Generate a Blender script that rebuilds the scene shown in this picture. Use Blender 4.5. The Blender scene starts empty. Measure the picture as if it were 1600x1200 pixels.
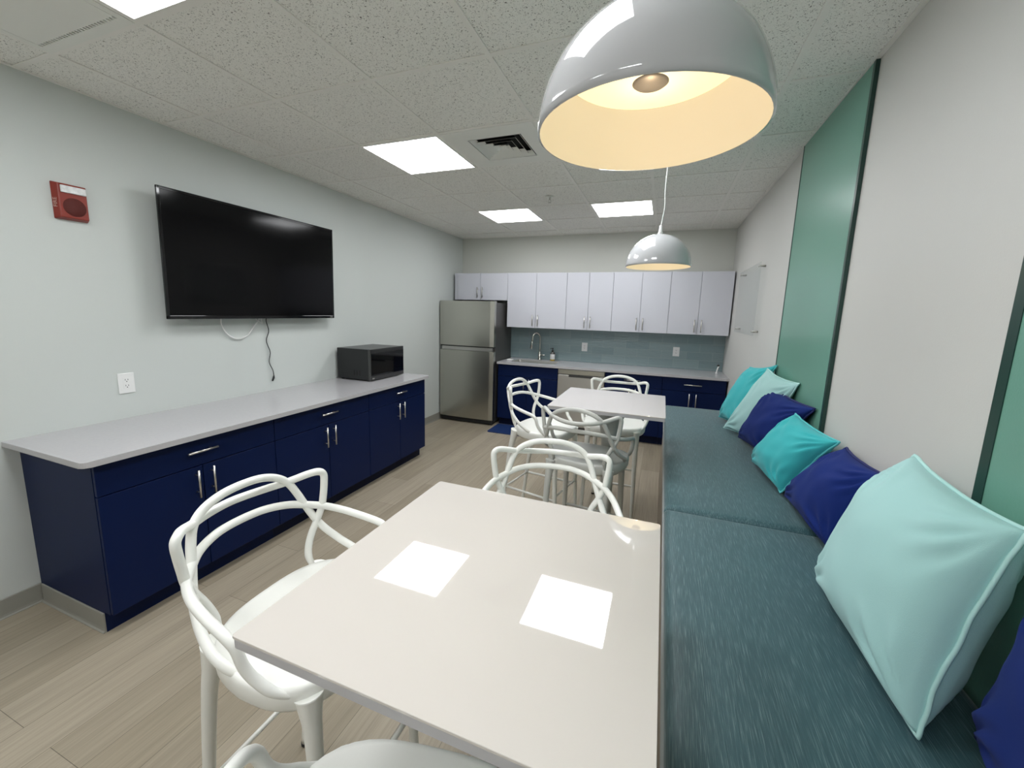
import bpy, bmesh, math, random
from mathutils import Vector, Matrix, noise
random.seed(7)
S = bpy.context.scene
COL = S.collection
PI = math.pi
W, YB, YR, H = 3.687, 5.718, -2.0, 2.64      # room: right wall x, back wall y, rear wall y, ceiling z
TZ = 1.05                                     # table height
BZ = 0.75                                     # bench seat height

# ------------------------------------------------------------------ materials
def new_mat(name):
    m = bpy.data.materials.new(name); m.use_nodes = True
    nt = m.node_tree
    return m, nt, nt.nodes['Principled BSDF']

def link(nt, a, b): nt.links.new(a, b)

def mat(name, col, rough=0.5, metal=0.0, spec=0.5, coat=0.0, coat_rough=0.03, bump=0.0, bscale=200.0, var=0.0, vscale=3.0, emit=None, estr=0.0, trans=0.0, ior=1.5, sheen=0.0, stretch=None):
    m, nt, p = new_mat(name)
    p.inputs['Base Color'].default_value = (*col, 1)
    p.inputs['Roughness'].default_value = rough
    p.inputs['Metallic'].default_value = metal
    p.inputs['Specular IOR Level'].default_value = spec
    p.inputs['Coat Weight'].default_value = coat
    p.inputs['Coat Roughness'].default_value = coat_rough
    p.inputs['Transmission Weight'].default_value = trans
    p.inputs['IOR'].default_value = ior
    p.inputs['Sheen Weight'].default_value = sheen
    if emit:
        p.inputs['Emission Color'].default_value = (*emit, 1)
        p.inputs['Emission Strength'].default_value = estr
    tc = nt.nodes.new('ShaderNodeTexCoord')
    mp = nt.nodes.new('ShaderNodeMapping')
    if stretch: mp.inputs['Scale'].default_value = stretch
    link(nt, tc.outputs['Object'], mp.inputs['Vector'])
    n = nt.nodes.new('ShaderNodeTexNoise'); n.inputs['Scale'].default_value = bscale; n.inputs['Detail'].default_value = 3
    link(nt, mp.outputs['Vector'], n.inputs['Vector'])
    if bump:
        b = nt.nodes.new('ShaderNodeBump'); b.inputs['Strength'].default_value = bump; b.inputs['Distance'].default_value = 0.002
        link(nt, n.outputs['Fac'], b.inputs['Height']); link(nt, b.outputs['Normal'], p.inputs['Normal'])
    if var:
        v = nt.nodes.new('ShaderNodeTexNoise'); v.inputs['Scale'].default_value = vscale; v.inputs['Detail'].default_value = 4
        link(nt, mp.outputs['Vector'], v.inputs['Vector'])
        mx = nt.nodes.new('ShaderNodeMix'); mx.data_type = 'RGBA'
        mx.inputs['A'].default_value = (*[max(0, c * (1 - var)) for c in col], 1)
        mx.inputs['B'].default_value = (*[min(1, c * (1 + var)) for c in col], 1)
        link(nt, v.outputs['Fac'], mx.inputs['Factor']); link(nt, mx.outputs['Result'], p.inputs['Base Color'])
    return m

M = {}
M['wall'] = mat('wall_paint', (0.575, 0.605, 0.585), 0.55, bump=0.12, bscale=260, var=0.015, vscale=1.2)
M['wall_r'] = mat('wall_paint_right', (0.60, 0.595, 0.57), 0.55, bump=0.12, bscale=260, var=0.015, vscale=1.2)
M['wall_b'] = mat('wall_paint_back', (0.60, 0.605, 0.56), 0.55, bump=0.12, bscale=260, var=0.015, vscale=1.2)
M['wall_rear'] = mat('wall_paint_rear', (0.80, 0.80, 0.78), 0.55, bump=0.12, bscale=260)  # unseen wall, made whiter to bounce light onto the ceiling
M['grid'] = mat('ceiling_grid_metal', (0.85, 0.83, 0.79), 0.45)
M['ventmetal'] = mat('vent_white_metal', (0.82, 0.82, 0.78), 0.45)
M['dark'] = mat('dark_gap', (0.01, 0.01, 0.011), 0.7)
M['base'] = mat('baseboard_vinyl', (0.27, 0.265, 0.235), 0.45, bump=0.1, bscale=400)
M['navy'] = mat('navy_laminate', (0.0016, 0.0088, 0.050), 0.45, spec=0.16, bump=0.05, bscale=500)
M['navy_in'] = mat('navy_carcass', (0.003, 0.007, 0.03), 0.5, spec=0.18)
M['white_lam'] = mat('white_laminate', (0.57, 0.575, 0.63), 0.35)
M['steel_bar'] = mat('brushed_nickel', (0.62, 0.60, 0.56), 0.28, metal=1.0)
M['counter'] = mat('pale_grey_quartz', (0.46, 0.45, 0.465), 0.16, bump=0.0, var=0.05, vscale=90)
M['table'] = mat('glossy_white_laminate', (0.63, 0.59, 0.55), 0.03, spec=0.5, coat=1.0, coat_rough=0.015, var=0.012, vscale=2.0)
M['table'].node_tree.nodes['Principled BSDF'].inputs['Coat IOR'].default_value = 1.85
M['table_edge'] = mat('table_edge_shade', (0.42, 0.41, 0.42), 0.3)  # greyed to paint in the shade on the tabletop's sides
M['pedestal'] = mat('pedestal_grey_paint', (0.46, 0.46, 0.43), 0.35)
M['stool'] = mat('white_stool_plastic', (0.80, 0.80, 0.76), 0.33)
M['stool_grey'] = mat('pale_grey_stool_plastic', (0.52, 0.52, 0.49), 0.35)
M['rubber'] = mat('black_rubber', (0.012, 0.012, 0.012), 0.7)
M['black'] = mat('black_plastic', (0.009, 0.010, 0.011), 0.3, bump=0.04, bscale=600)
M['screen'] = mat('tv_glass', (0.002, 0.002, 0.0025), 0.10, spec=0.2)
M['blackglass'] = mat('black_door_glass', (0.003, 0.003, 0.004), 0.05)
M['dsteel'] = mat('dark_stainless', (0.10, 0.10, 0.10), 0.35, metal=0.9)
M['steel'] = mat('stainless_steel', (0.51, 0.505, 0.455), 0.28, metal=1.0, bump=0.05, bscale=60, stretch=(40, 40, 0.4))
M['steel_l'] = mat('light_stainless', (0.55, 0.54, 0.52), 0.32, metal=0.9, bump=0.05, bscale=60, stretch=(0.4, 40, 40))
M['fridge_side'] = mat('fridge_grey_side', (0.075, 0.073, 0.07), 0.4, metal=0.3)
M['chrome'] = mat('faucet_nickel', (0.55, 0.54, 0.50), 0.16, metal=1.0)
M['lampwhite'] = mat('lamp_gloss_white', (0.50, 0.505, 0.52), 0.06, spec=0.5, coat=0.6)
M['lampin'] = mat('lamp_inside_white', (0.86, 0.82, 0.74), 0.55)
M['glow'] = mat('lamp_diffuser', (0.5, 0.48, 0.42), 0.5, emit=(1.0, 0.82, 0.47), estr=0.88)
M['panel_light'] = mat('led_panel_diffuser', (0.9, 0.9, 0.9), 0.5, emit=(0.96, 0.98, 1.0), estr=15.0)
M['green'] = mat('sea_green_acrylic', (0.15, 0.335, 0.262), 0.28, spec=0.5, bump=0.15, bscale=150, var=0.04, vscale=3)
M['greendark'] = mat('dark_green_edge', (0.012, 0.045, 0.036), 0.3)
M['benchbase'] = mat('bench_taupe_laminate', (0.30, 0.255, 0.20), 0.45, var=0.06, vscale=8, stretch=(1, 1, 8))
M['aqua'] = mat('pale_aqua_cotton', (0.40, 0.66, 0.655), 0.85, sheen=0.15, bump=0.25, bscale=900, spec=0.2)
M['teal'] = mat('turquoise_cotton', (0.045, 0.45, 0.48), 0.85, sheen=0.15, bump=0.25, bscale=900, spec=0.2)
M['navyp'] = mat('navy_cotton', (0.009, 0.025, 0.165), 0.85, sheen=0.03, bump=0.25, bscale=900, spec=0.15)
M['piping_aqua'] = mat('pale_aqua_piping', (0.46, 0.72, 0.70), 0.8)
M['piping_teal'] = mat('turquoise_piping', (0.10, 0.52, 0.55), 0.8)
M['piping_navy'] = mat('navy_piping', (0.012, 0.018, 0.12), 0.8)
M['red'] = mat('red_alarm_plastic', (0.235, 0.024, 0.013), 0.35)
M['redgrille'] = mat('dark_red_grille', (0.10, 0.008, 0.004), 0.5, bump=0.8, bscale=900)
M['lens'] = mat('clear_strobe_lens', (0.75, 0.75, 0.76), 0.12, spec=0.8, bump=1.0, bscale=130, var=0.35, vscale=60)
M['letter'] = mat('alarm_lettering', (0.62, 0.42, 0.36), 0.5)
M['plate'] = mat('white_outlet_plastic', (0.80, 0.80, 0.79), 0.35)
M['slot'] = mat('outlet_slot', (0.02, 0.02, 0.02), 0.6)
M['cordw'] = mat('white_cord', (0.75, 0.75, 0.74), 0.5)
M['mat'] = mat('blue_rubber_mat', (0.006, 0.028, 0.12), 0.6, bump=0.3, bscale=300)
M['soap'] = mat('amber_soap', (0.50, 0.36, 0.08), 0.15)
M['soaplabel'] = mat('soap_label', (0.72, 0.71, 0.70), 0.5)
M['soapbrown'] = mat('dark_bottle', (0.06, 0.055, 0.05), 0.25)

def acrylic_mat():
    m, nt, p = new_mat('clear_acrylic')
    tr = nt.nodes.new('ShaderNodeBsdfTransparent'); tr.inputs['Color'].default_value = (0.955, 0.965, 0.965, 1)
    gl = nt.nodes.new('ShaderNodeBsdfGlossy'); gl.inputs['Roughness'].default_value = 0.03
    lw = nt.nodes.new('ShaderNodeLayerWeight'); lw.inputs['Blend'].default_value = 0.5
    fr = nt.nodes.new('ShaderNodeMath'); fr.operation = 'MULTIPLY'; fr.inputs[1].default_value = 0.10
    link(nt, lw.outputs['Facing'], fr.inputs[0])
    mx = nt.nodes.new('ShaderNodeMixShader')
    link(nt, fr.outputs[0], mx.inputs['Fac']); link(nt, tr.outputs['BSDF'], mx.inputs[1]); link(nt, gl.outputs['BSDF'], mx.inputs[2])
    link(nt, mx.outputs['Shader'], nt.nodes['Material Output'].inputs['Surface'])
    return m
M['acrylic'] = acrylic_mat()

M['cap'] = mat('lamp_nickel_cap', (0.165, 0.155, 0.155), 0.5, metal=0.3)

def floor_mat():
    m, nt, p = new_mat('wood_look_vinyl_planks')
    tc = nt.nodes.new('ShaderNodeTexCoord')
    mp = nt.nodes.new('ShaderNodeMapping'); mp.inputs['Rotation'].default_value = (0, 0, PI / 2)
    mp.inputs['Location'].default_value = (0.12, 0.06, 0)
    link(nt, tc.outputs['Object'], mp.inputs['Vector'])
    br = nt.nodes.new('ShaderNodeTexBrick')
    br.offset = 0.37; br.squash = 1.0
    br.inputs['Scale'].default_value = 1.0; br.inputs['Brick Width'].default_value = 1.22; br.inputs['Row Height'].default_value = 0.182
    br.inputs['Mortar Size'].default_value = 0.0011; br.inputs['Mortar Smooth'].default_value = 0.3; br.inputs['Bias'].default_value = 0
    br.inputs['Color1'].default_value = (0.295, 0.252, 0.188, 1); br.inputs['Color2'].default_value = (0.370, 0.320, 0.248, 1)
    br.inputs['Mortar'].default_value = (0.13, 0.11, 0.085, 1)
    link(nt, mp.outputs['Vector'], br.inputs['Vector'])
    m2 = nt.nodes.new('ShaderNodeMapping'); m2.inputs['Scale'].default_value = (95, 2.2, 1)
    link(nt, tc.outputs['Object'], m2.inputs['Vector'])
    n = nt.nodes.new('ShaderNodeTexNoise'); n.inputs['Scale'].default_value = 1.0; n.inputs['Detail'].default_value = 5; n.inputs['Roughness'].default_value = 0.65
    link(nt, m2.outputs['Vector'], n.inputs['Vector'])
    m3 = nt.nodes.new('ShaderNodeMapping'); m3.inputs['Scale'].default_value = (9, 0.7, 1)
    link(nt, tc.outputs['Object'], m3.inputs['Vector'])
    n2 = nt.nodes.new('ShaderNodeTexNoise'); n2.inputs['Scale'].default_value = 1.0; n2.inputs['Detail'].default_value = 3
    link(nt, m3.outputs['Vector'], n2.inputs['Vector'])
    r = nt.nodes.new('ShaderNodeMapRange'); r.inputs['From Min'].default_value = 0.3; r.inputs['From Max'].default_value = 0.7
    r.inputs['To Min'].default_value = 0.84; r.inputs['To Max'].default_value = 1.14
    link(nt, n.outputs['Fac'], r.inputs['Value'])
    r2 = nt.nodes.new('ShaderNodeMapRange'); r2.inputs['From Min'].default_value = 0.3; r2.inputs['From Max'].default_value = 0.7
    r2.inputs['To Min'].default_value = 0.92; r2.inputs['To Max'].default_value = 1.08
    link(nt, n2.outputs['Fac'], r2.inputs['Value'])
    mu = nt.nodes.new('ShaderNodeMath'); mu.operation = 'MULTIPLY'
    link(nt, r.outputs['Result'], mu.inputs[0]); link(nt, r2.outputs['Result'], mu.inputs[1])
    mx = nt.nodes.new('ShaderNodeVectorMath'); mx.operation = 'SCALE'
    link(nt, br.outputs['Color'], mx.inputs[0]); link(nt, mu.outputs[0], mx.inputs['Scale'])
    link(nt, mx.outputs[0], p.inputs['Base Color'])
    p.inputs['Roughness'].default_value = 0.42; p.inputs['Specular IOR Level'].default_value = 0.35
    b = nt.nodes.new('ShaderNodeBump'); b.inputs['Strength'].default_value = 0.1; b.inputs['Distance'].default_value = 0.001
    link(nt, n.outputs['Fac'], b.inputs['Height']); link(nt, b.outputs['Normal'], p.inputs['Normal'])
    return m
M['floor'] = floor_mat()

def tile_mat():
    m, nt, p = new_mat('fissured_ceiling_tile')
    tc = nt.nodes.new('ShaderNodeTexCoord')
    n = nt.nodes.new('ShaderNodeTexNoise'); n.inputs['Scale'].default_value = 170; n.inputs['Detail'].default_value = 2; n.inputs['Roughness'].default_value = 0.45
    n.inputs['Distortion'].default_value = 1.3
    link(nt, tc.outputs['Object'], n.inputs['Vector'])
    cr = nt.nodes.new('ShaderNodeValToRGB')
    cr.color_ramp.elements[0].position = 0.33; cr.color_ramp.elements[0].color = (0.11, 0.10, 0.09, 1)
    cr.color_ramp.elements[1].position = 0.378; cr.color_ramp.elements[1].color = (0.88, 0.87, 0.83, 1)
    link(nt, n.outputs['Fac'], cr.inputs['Fac'])
    n2 = nt.nodes.new('ShaderNodeTexNoise'); n2.inputs['Scale'].default_value = 300; n2.inputs['Detail'].default_value = 2
    link(nt, tc.outputs['Object'], n2.inputs['Vector'])
    r = nt.nodes.new('ShaderNodeMapRange'); r.inputs['From Min'].default_value = 0.3; r.inputs['From Max'].default_value = 0.7
    r.inputs['To Min'].default_value = 0.93; r.inputs['To Max'].default_value = 1.05
    link(nt, n2.outputs['Fac'], r.inputs['Value'])
    mx = nt.nodes.new('ShaderNodeVectorMath'); mx.operation = 'SCALE'
    link(nt, cr.outputs['Color'], mx.inputs[0]); link(nt, r.outputs['Result'], mx.inputs['Scale'])
    link(nt, mx.outputs[0], p.inputs['Base Color'])
    p.inputs['Roughness'].default_value = 0.9; p.inputs['Specular IOR Level'].default_value = 0.15
    b = nt.nodes.new('ShaderNodeBump'); b.inputs['Strength'].default_value = 0.4; b.inputs['Distance'].default_value = 0.002
    link(nt, n.outputs['Fac'], b.inputs['Height']); link(nt, b.outputs['Normal'], p.inputs['Normal'])
    return m
M['tile'] = tile_mat()

def bench_mat():
    m, nt, p = new_mat('teal_woven_upholstery')
    tc = nt.nodes.new('ShaderNodeTexCoord')
    mp = nt.nodes.new('ShaderNodeMapping'); mp.inputs['Scale'].default_value = (560, 17, 200)
    link(nt, tc.outputs['Object'], mp.inputs['Vector'])
    n = nt.nodes.new('ShaderNodeTexNoise'); n.inputs['Scale'].default_value = 1; n.inputs['Detail'].default_value = 2; n.inputs['Roughness'].default_value = 0.5
    link(nt, mp.outputs['Vector'], n.inputs['Vector'])
    cr = nt.nodes.new('ShaderNodeValToRGB')
    e = cr.color_ramp.elements
    e[0].position = 0.28; e[0].color = (0.022, 0.074, 0.088, 1)
    e[1].position = 0.80; e[1].color = (0.17, 0.265, 0.275, 1)
    e2 = e.new(0.54); e2.color = (0.034, 0.098, 0.114, 1)
    link(nt, n.outputs['Fac'], cr.inputs['Fac'])
    link(nt, cr.outputs['Color'], p.inputs['Base Color'])
    p.inputs['Roughness'].default_value = 0.5; p.inputs['Specular IOR Level'].default_value = 0.55
    p.inputs['Sheen Weight'].default_value = 0.35; p.inputs['Sheen Roughness'].default_value = 0.4
    b = nt.nodes.new('ShaderNodeBump'); b.inputs['Strength'].default_value = 0.5; b.inputs['Distance'].default_value = 0.0015
    link(nt, n.outputs['Fac'], b.inputs['Height']); link(nt, b.outputs['Normal'], p.inputs['Normal'])
    return m
M['bench'] = bench_mat()

def splash_mat():
    m, nt, p = new_mat('blue_grey_glass_tile')
    tc = nt.nodes.new('ShaderNodeTexCoord')
    mp = nt.nodes.new('ShaderNodeMapping'); mp.inputs['Rotation'].default_value = (PI / 2, 0, 0)
    mp.inputs['Location'].default_value = (0.1, 0.0, 0)
    link(nt, tc.outputs['Object'], mp.inputs['Vector'])
    br = nt.nodes.new('ShaderNodeTexBrick'); br.offset = 0.5
    br.inputs['Scale'].default_value = 1.0; br.inputs['Brick Width'].default_value = 0.305; br.inputs['Row Height'].default_value = 0.102
    br.inputs['Mortar Size'].default_value = 0.0013; br.inputs['Mortar Smooth'].default_value = 0.2
    br.inputs['Color1'].default_value = (0.225, 0.305, 0.32, 1); br.inputs['Color2'].default_value = (0.27, 0.35, 0.36, 1)
    br.inputs['Mortar'].default_value = (0.37, 0.43, 0.43, 1)
    link(nt, mp.outputs['Vector'], br.inputs['Vector'])
    link(nt, br.outputs['Color'], p.inputs['Base Color'])
    p.inputs['Roughness'].default_value = 0.12; p.inputs['Specular IOR Level'].default_value = 0.5
    m2 = nt.nodes.new('ShaderNodeMapping'); m2.inputs['Scale'].default_value = (14, 1, 75)
    link(nt, tc.outputs['Object'], m2.inputs['Vector'])
    n = nt.nodes.new('ShaderNodeTexNoise'); n.inputs['Scale'].default_value = 1.0; n.inputs['Detail'].default_value = 1
    n.inputs['Distortion'].default_value = 0.6
    link(nt, m2.outputs['Vector'], n.inputs['Vector'])
    b = nt.nodes.new('ShaderNodeBump'); b.inputs['Strength'].default_value = 0.6; b.inputs['Distance'].default_value = 0.004
    link(nt, n.outputs['Fac'], b.inputs['Height']); link(nt, b.outputs['Normal'], p.inputs['Normal'])
    return m
M['splash'] = splash_mat()

# ------------------------------------------------------------------ mesh helpers
def B(): return bmesh.new()

def box(bm, x0, x1, y0, y1, z0, z1, bev=0.0, seg=2):
    t = bmesh.new()
    bmesh.ops.create_cube(t, size=1.0)
    bmesh.ops.scale(t, vec=(x1 - x0, y1 - y0, z1 - z0), verts=t.verts)
    bmesh.ops.translate(t, vec=((x0 + x1) / 2, (y0 + y1) / 2, (z0 + z1) / 2), verts=t.verts)
    if bev: bmesh.ops.bevel(t, geom=t.edges[:] + t.verts[:], offset=bev, segments=seg, profile=0.5, affect='EDGES')
    merge(bm, t)
    return bm

def merge(bm, t):
    mp = {v: bm.verts.new(v.co) for v in t.verts}
    for f in t.faces:
        try:
            nf = bm.faces.new([mp[v] for v in f.verts]); nf.smooth = f.smooth
        except ValueError: pass
    t.free()

def tube(bm, pts, r, seg=12, cap=True, closed=False, sq=1.0):
    pts = [Vector(p) for p in pts]; n = len(pts)
    rr = r if isinstance(r, (list, tuple)) else [r] * n
    tans = []
    for i in range(n):
        a = pts[(i - 1) % n] if (closed or i > 0) else pts[i]
        b = pts[(i + 1) % n] if (closed or i < n - 1) else pts[i]
        d = (b - a)
        tans.append(d.normalized() if d.length > 1e-9 else Vector((0, 0, 1)))
    up = Vector((0, 0, 1)) if abs(tans[0].z) < 0.9 else Vector((1, 0, 0))
    nx = tans[0].cross(up).normalized(); rings = []
    for i in range(n):
        t = tans[i]
        nx = (nx - t * nx.dot(t)).normalized(); ny = t.cross(nx)
        rings.append([bm.verts.new(pts[i] + nx * math.cos(2 * PI * k / seg) * rr[i] + ny * math.sin(2 * PI * k / seg) * rr[i] * sq) for k in range(seg)])
    m = n if closed else n - 1
    for i in range(m):
        a, b = rings[i], rings[(i + 1) % n]
        for k in range(seg):
            f = bm.faces.new((a[k], a[(k + 1) % seg], b[(k + 1) % seg], b[k])); f.smooth = True
    if cap and not closed:
        bm.faces.new(rings[0][::-1]); bm.faces.new(rings[-1])
    return bm

def spline(pts, n=8, closed=False):
    P = [Vector(p) for p in pts]; out = []; L = len(P)
    for i in range(L if closed else L - 1):
        if closed: p0, p1, p2, p3 = P[(i - 1) % L], P[i], P[(i + 1) % L], P[(i + 2) % L]
        else: p0, p1, p2, p3 = P[max(i - 1, 0)], P[i], P[i + 1], P[min(i + 2, L - 1)]
        for k in range(n):
            t = k / n
            out.append(0.5 * ((2 * p1) + (p2 - p0) * t + (2 * p0 - 5 * p1 + 4 * p2 - p3) * t * t + (3 * p1 - p0 - 3 * p2 + p3) * t ** 3))
    if not closed: out.append(P[-1])
    return out

def lathe(bm, prof, cx=0, cy=0, seg=32, cap0=False, cap1=False):
    rings = []
    for r, z in prof:
        rings.append([bm.verts.new((cx + r * math.cos(2 * PI * k / seg), cy + r * math.sin(2 * PI * k / seg), z)) for k in range(seg)])
    for a, b in zip(rings, rings[1:]):
        for k in range(seg):
            f = bm.faces.new((a[k], a[(k + 1) % seg], b[(k + 1) % seg], b[k])); f.smooth = True
    if cap0: bm.faces.new(rings[0][::-1])
    if cap1: bm.faces.new(rings[-1])
    return bm

def quad(bm, pts):
    bm.faces.new([bm.verts.new(p) for p in pts]); return bm

def prism(bm, poly, z0, z1, bev=0.0):
    t = bmesh.new()
    lo = [t.verts.new((x, y, z0)) for x, y in poly]; hi = [t.verts.new((x, y, z1)) for x, y in poly]
    t.faces.new(lo[::-1]); t.faces.new(hi); n = len(poly)
    for i in range(n): t.faces.new((lo[i], lo[(i + 1) % n], hi[(i + 1) % n], hi[i]))
    if bev:
        es = [e for e in t.edges if abs(e.verts[0].co.z - e.verts[1].co.z) < 1e-6]
        bmesh.ops.bevel(t, geom=es, offset=bev, segments=2, profile=0.5, affect='EDGES')
    merge(bm, t); return bm

def rrect(x0, x1, y0, y1, r, n=6, which=(1, 1, 1, 1)):
    out = []
    cs = [((x1 - r, y1 - r), 0), ((x0 + r, y1 - r), PI / 2), ((x0 + r, y0 + r), PI), ((x1 - r, y0 + r), 1.5 * PI)]
    cn = [(x1, y1), (x0, y1), (x0, y0), (x1, y0)]
    for i, (c, a) in enumerate(cs):
        if which[i]:
            for k in range(n + 1):
                t = a + k / n * PI / 2; out.append((c[0] + r * math.cos(t), c[1] + r * math.sin(t)))
        else: out.append(cn[i])
    return out

def obj(name, bm, m, parent=None, loc=None, world=True):
    """link a mesh object; bm is in world coordinates when world is True"""
    off = Vector((0, 0, 0))
    if parent is not None and world: off = Vector(parent.get('_base', (0, 0, 0)))
    if parent is None and loc is not None: off = Vector(loc)
    if off.length: bmesh.ops.translate(bm, vec=-off, verts=bm.verts)
    bmesh.ops.recalc_face_normals(bm, faces=bm.faces)
    me = bpy.data.meshes.new(name); bm.to_mesh(me); bm.free()
    me.materials.append(m)
    o = bpy.data.objects.new(name, me); COL.objects.link(o)
    if parent is not None:
        o.parent = parent
        o['_base'] = tuple(parent.get('_base', (0, 0, 0))) if world else (0, 0, 0)
    elif loc is not None: o.location = loc
    return o

def thing(name, label, cat, loc=(0, 0, 0), rotz=0.0, group=None):
    o = bpy.data.objects.new(name, None); COL.objects.link(o)
    o.empty_display_size = 0.1
    o.location = loc; o.rotation_euler = (0, 0, rotz); o['label'] = label; o['category'] = cat
    o['_base'] = tuple(loc)
    if group: o['group'] = group
    return o

def tag(o, label, cat, group=None):
    o['label'] = label; o['category'] = cat
    if group: o['group'] = group
    return o

def struct(name, bm, m, parent=None):
    o = obj(name, bm, m, parent)
    if parent is None: o['kind'] = 'structure'
    return o

# ------------------------------------------------------------------ room shell
struct('floor', box(B(), -0.1, W + 0.1, YR - 0.1, YB + 0.1, -0.08, 0.0), M['floor'])
struct('wall_left', box(B(), -0.1, 0.0, YR, YB, 0.0, H + 0.1), M['wall'])
struct('wall_right', box(B(), W, W + 0.1, YR, YB, 0.0, H + 0.1), M['wall_r'])
struct('wall_back', box(B(), -0.1, W + 0.1, YB, YB + 0.1, 0.0, H + 0.1), M['wall_b'])
struct('wall_rear', box(B(), -0.1, W + 0.1, YR - 0.1, YR, 0.0, H + 0.1), M['wall_rear'])
GX = [0.335 + 0.6096 * k for k in range(6)]
GY = [1.1247 + 0.6096 * k for k in range(-5, 8)]
LIGHT_CELLS = [(1, 0.515), (3, 0.515), (1, 2.344), (3, 2.344), (1, 4.173), (3, 4.173), (1, -1.314), (3, -1.314)]  # last pair is unseen, kept for the light it adds
VENT_CELL = (2, 2.344); HATCH_CELL = (0, 0.515)
skip = {(k, round(y, 2)) for k, y in LIGHT_CELLS + [VENT_CELL, HATCH_CELL]}
bm = B()
xs = [0.0] + GX + [W]; ys = [YR] + [y for y in GY if y > YR + 0.02] + [YB]
for i in range(len(xs) - 1):
    for j in range(len(ys) - 1):
        if (i - 1, round(ys[j], 2)) in skip: continue
        box(bm, xs[i] + 0.003, xs[i + 1] - 0.003, ys[j] + 0.003, ys[j + 1] - 0.003, H + 0.004, H + 0.02)
ceil = struct('ceiling', bm, M['tile'])
bm = B()
for x in GX: box(bm, x - 0.012, x + 0.012, YR, YB - 0.02, H - 0.001, H + 0.003)
for y in ys[1:-1]:
    for i in range(len(xs) - 1): box(bm, xs[i] + (0.012 if i else 0.02), xs[i + 1] - (0.012 if i < len(xs) - 2 else 0.02), y - 0.012, y + 0.012, H - 0.001, H + 0.003)
box(bm, 0, 0.02, YR, YB, H - 0.001, H + 0.003); box(bm, W - 0.02, W, YR, YB, H - 0.001, H + 0.003)
box(bm, 0.02, W - 0.02, YB - 0.02, YB, H - 0.001, H + 0.003)
struct('ceiling_grid', bm, M['grid'], ceil)
struct('ceiling_plenum_board', box(B(), -0.1, W + 0.1, YR, YB, H + 0.06, H + 0.1), M['dark'], ceil)

def cove(bm, p0, p1, nrm, h=0.1, t=0.006):
    """vinyl cove base from p0 to p1 with its foot flaring along nrm"""
    p0 = Vector(p0); p1 = Vector(p1); n = Vector(nrm)
    prof = [(0, 0), (0.014, 0), (0.014, 0.003), (0.008, 0.008), (t, 0.018), (t, h - 0.003), (t - 0.002, h), (0, h)]
    a = [bm.verts.new(p0 + n * u + Vector((0, 0, z))) for u, z in prof]; b = [bm.verts.new(p1 + n * u + Vector((0, 0, z))) for u, z in prof]
    k = len(prof)
    for i in range(k): bm.faces.new((a[i], a[(i + 1) % k], b[(i + 1) % k], b[i]))
    bm.faces.new(a[::-1]); bm.faces.new(b)
    return bm
bm = cove(B(), (0, YR, 0), (0, 0.945, 0), (1, 0, 0)); cove(bm, (0, 3.66, 0), (0, 5.70, 0), (1, 0, 0))
struct('baseboard_left', bm, M['base'])
struct('baseboard_rear', cove(B(), (0.02, YR, 0), (W, YR, 0), (0, 1, 0)), M['base'])

# sea-green wall panels with dark edges (right wall)
def wall_panel(y0, y1, label):
    t = thing('wall_panel', label, 'wall panel', (W, (y0 + y1) / 2, 0.02), group='sea-green panels on the right wall')
    obj('panel_face', box(B(), W - 0.014, W - 0.0005, y0 + 0.02, y1 - 0.012, 0.02, H - 0.004), M['green'], t)
    e = obj('edge_strip', box(B(), W - 0.016, W - 0.0005, y0, y0 + 0.02, 0.02, H - 0.004), M['greendark'], t)
    e = obj('edge_strip', box(B(), W - 0.016, W - 0.0005, y1 - (0.012 if y1 > 2 else 0.03), y1, 0.02, H - 0.004), M['greendark'], t)
    return t
wall_panel(2.245, 3.172, 'sea-green wall panel with dark edges behind the turquoise and navy pillows')
wall_panel(0.33, 1.262, 'sea-green wall panel behind the large pale aqua pillow, cut by the frame')

# ------------------------------------------------------------------ ceiling lights, vents, sprinkler
def ceiling_light(k, y, label):
    x0, x1, y0, y1 = GX[k], GX[k] + 0.6096, y, y + 0.6096
    t = thing('ceiling_light', label, 'ceiling light', ((x0 + x1) / 2, (y0 + y1) / 2, H), group='square LED panels in the ceiling')
    bm = B(); a, b = 0.006, 0.026
    z0, z1 = H - 0.006, H + 0.018
    box(bm, x0 + a, x0 + b, y0 + a, y1 - a, z0, z1); box(bm, x1 - b, x1 - a, y0 + a, y1 - a, z0, z1)
    box(bm, x0 + b, x1 - b, y0 + a, y0 + b, z0, z1); box(bm, x0 + b, x1 - b, y1 - b, y1 - a, z0, z1)
    obj('frame', bm, M['grid'], t)
    obj('diffuser', box(B(), x0 + b, x1 - b, y0 + b, y1 - b, H - 0.003, H + 0.006), M['panel_light'], t)
    return t
names = ['square ceiling light at the top left corner, cut by the frame', 'square ceiling light above the near pendant lamp, beyond the frame',
 'large bright square ceiling light beside the louvred air vent', 'square ceiling light hidden behind the near white dome lamp',
 'small square ceiling light above the refrigerator, far row left of the sprinkler', 'small square ceiling light beside the far pendant cord, right of the sprinkler',
 'unseen square ceiling light behind the camera, over the left counter side', 'unseen square ceiling light behind the camera, over the bench side']
for (k, y), n in zip(LIGHT_CELLS, names): ceiling_light(k, y, n)

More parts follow.
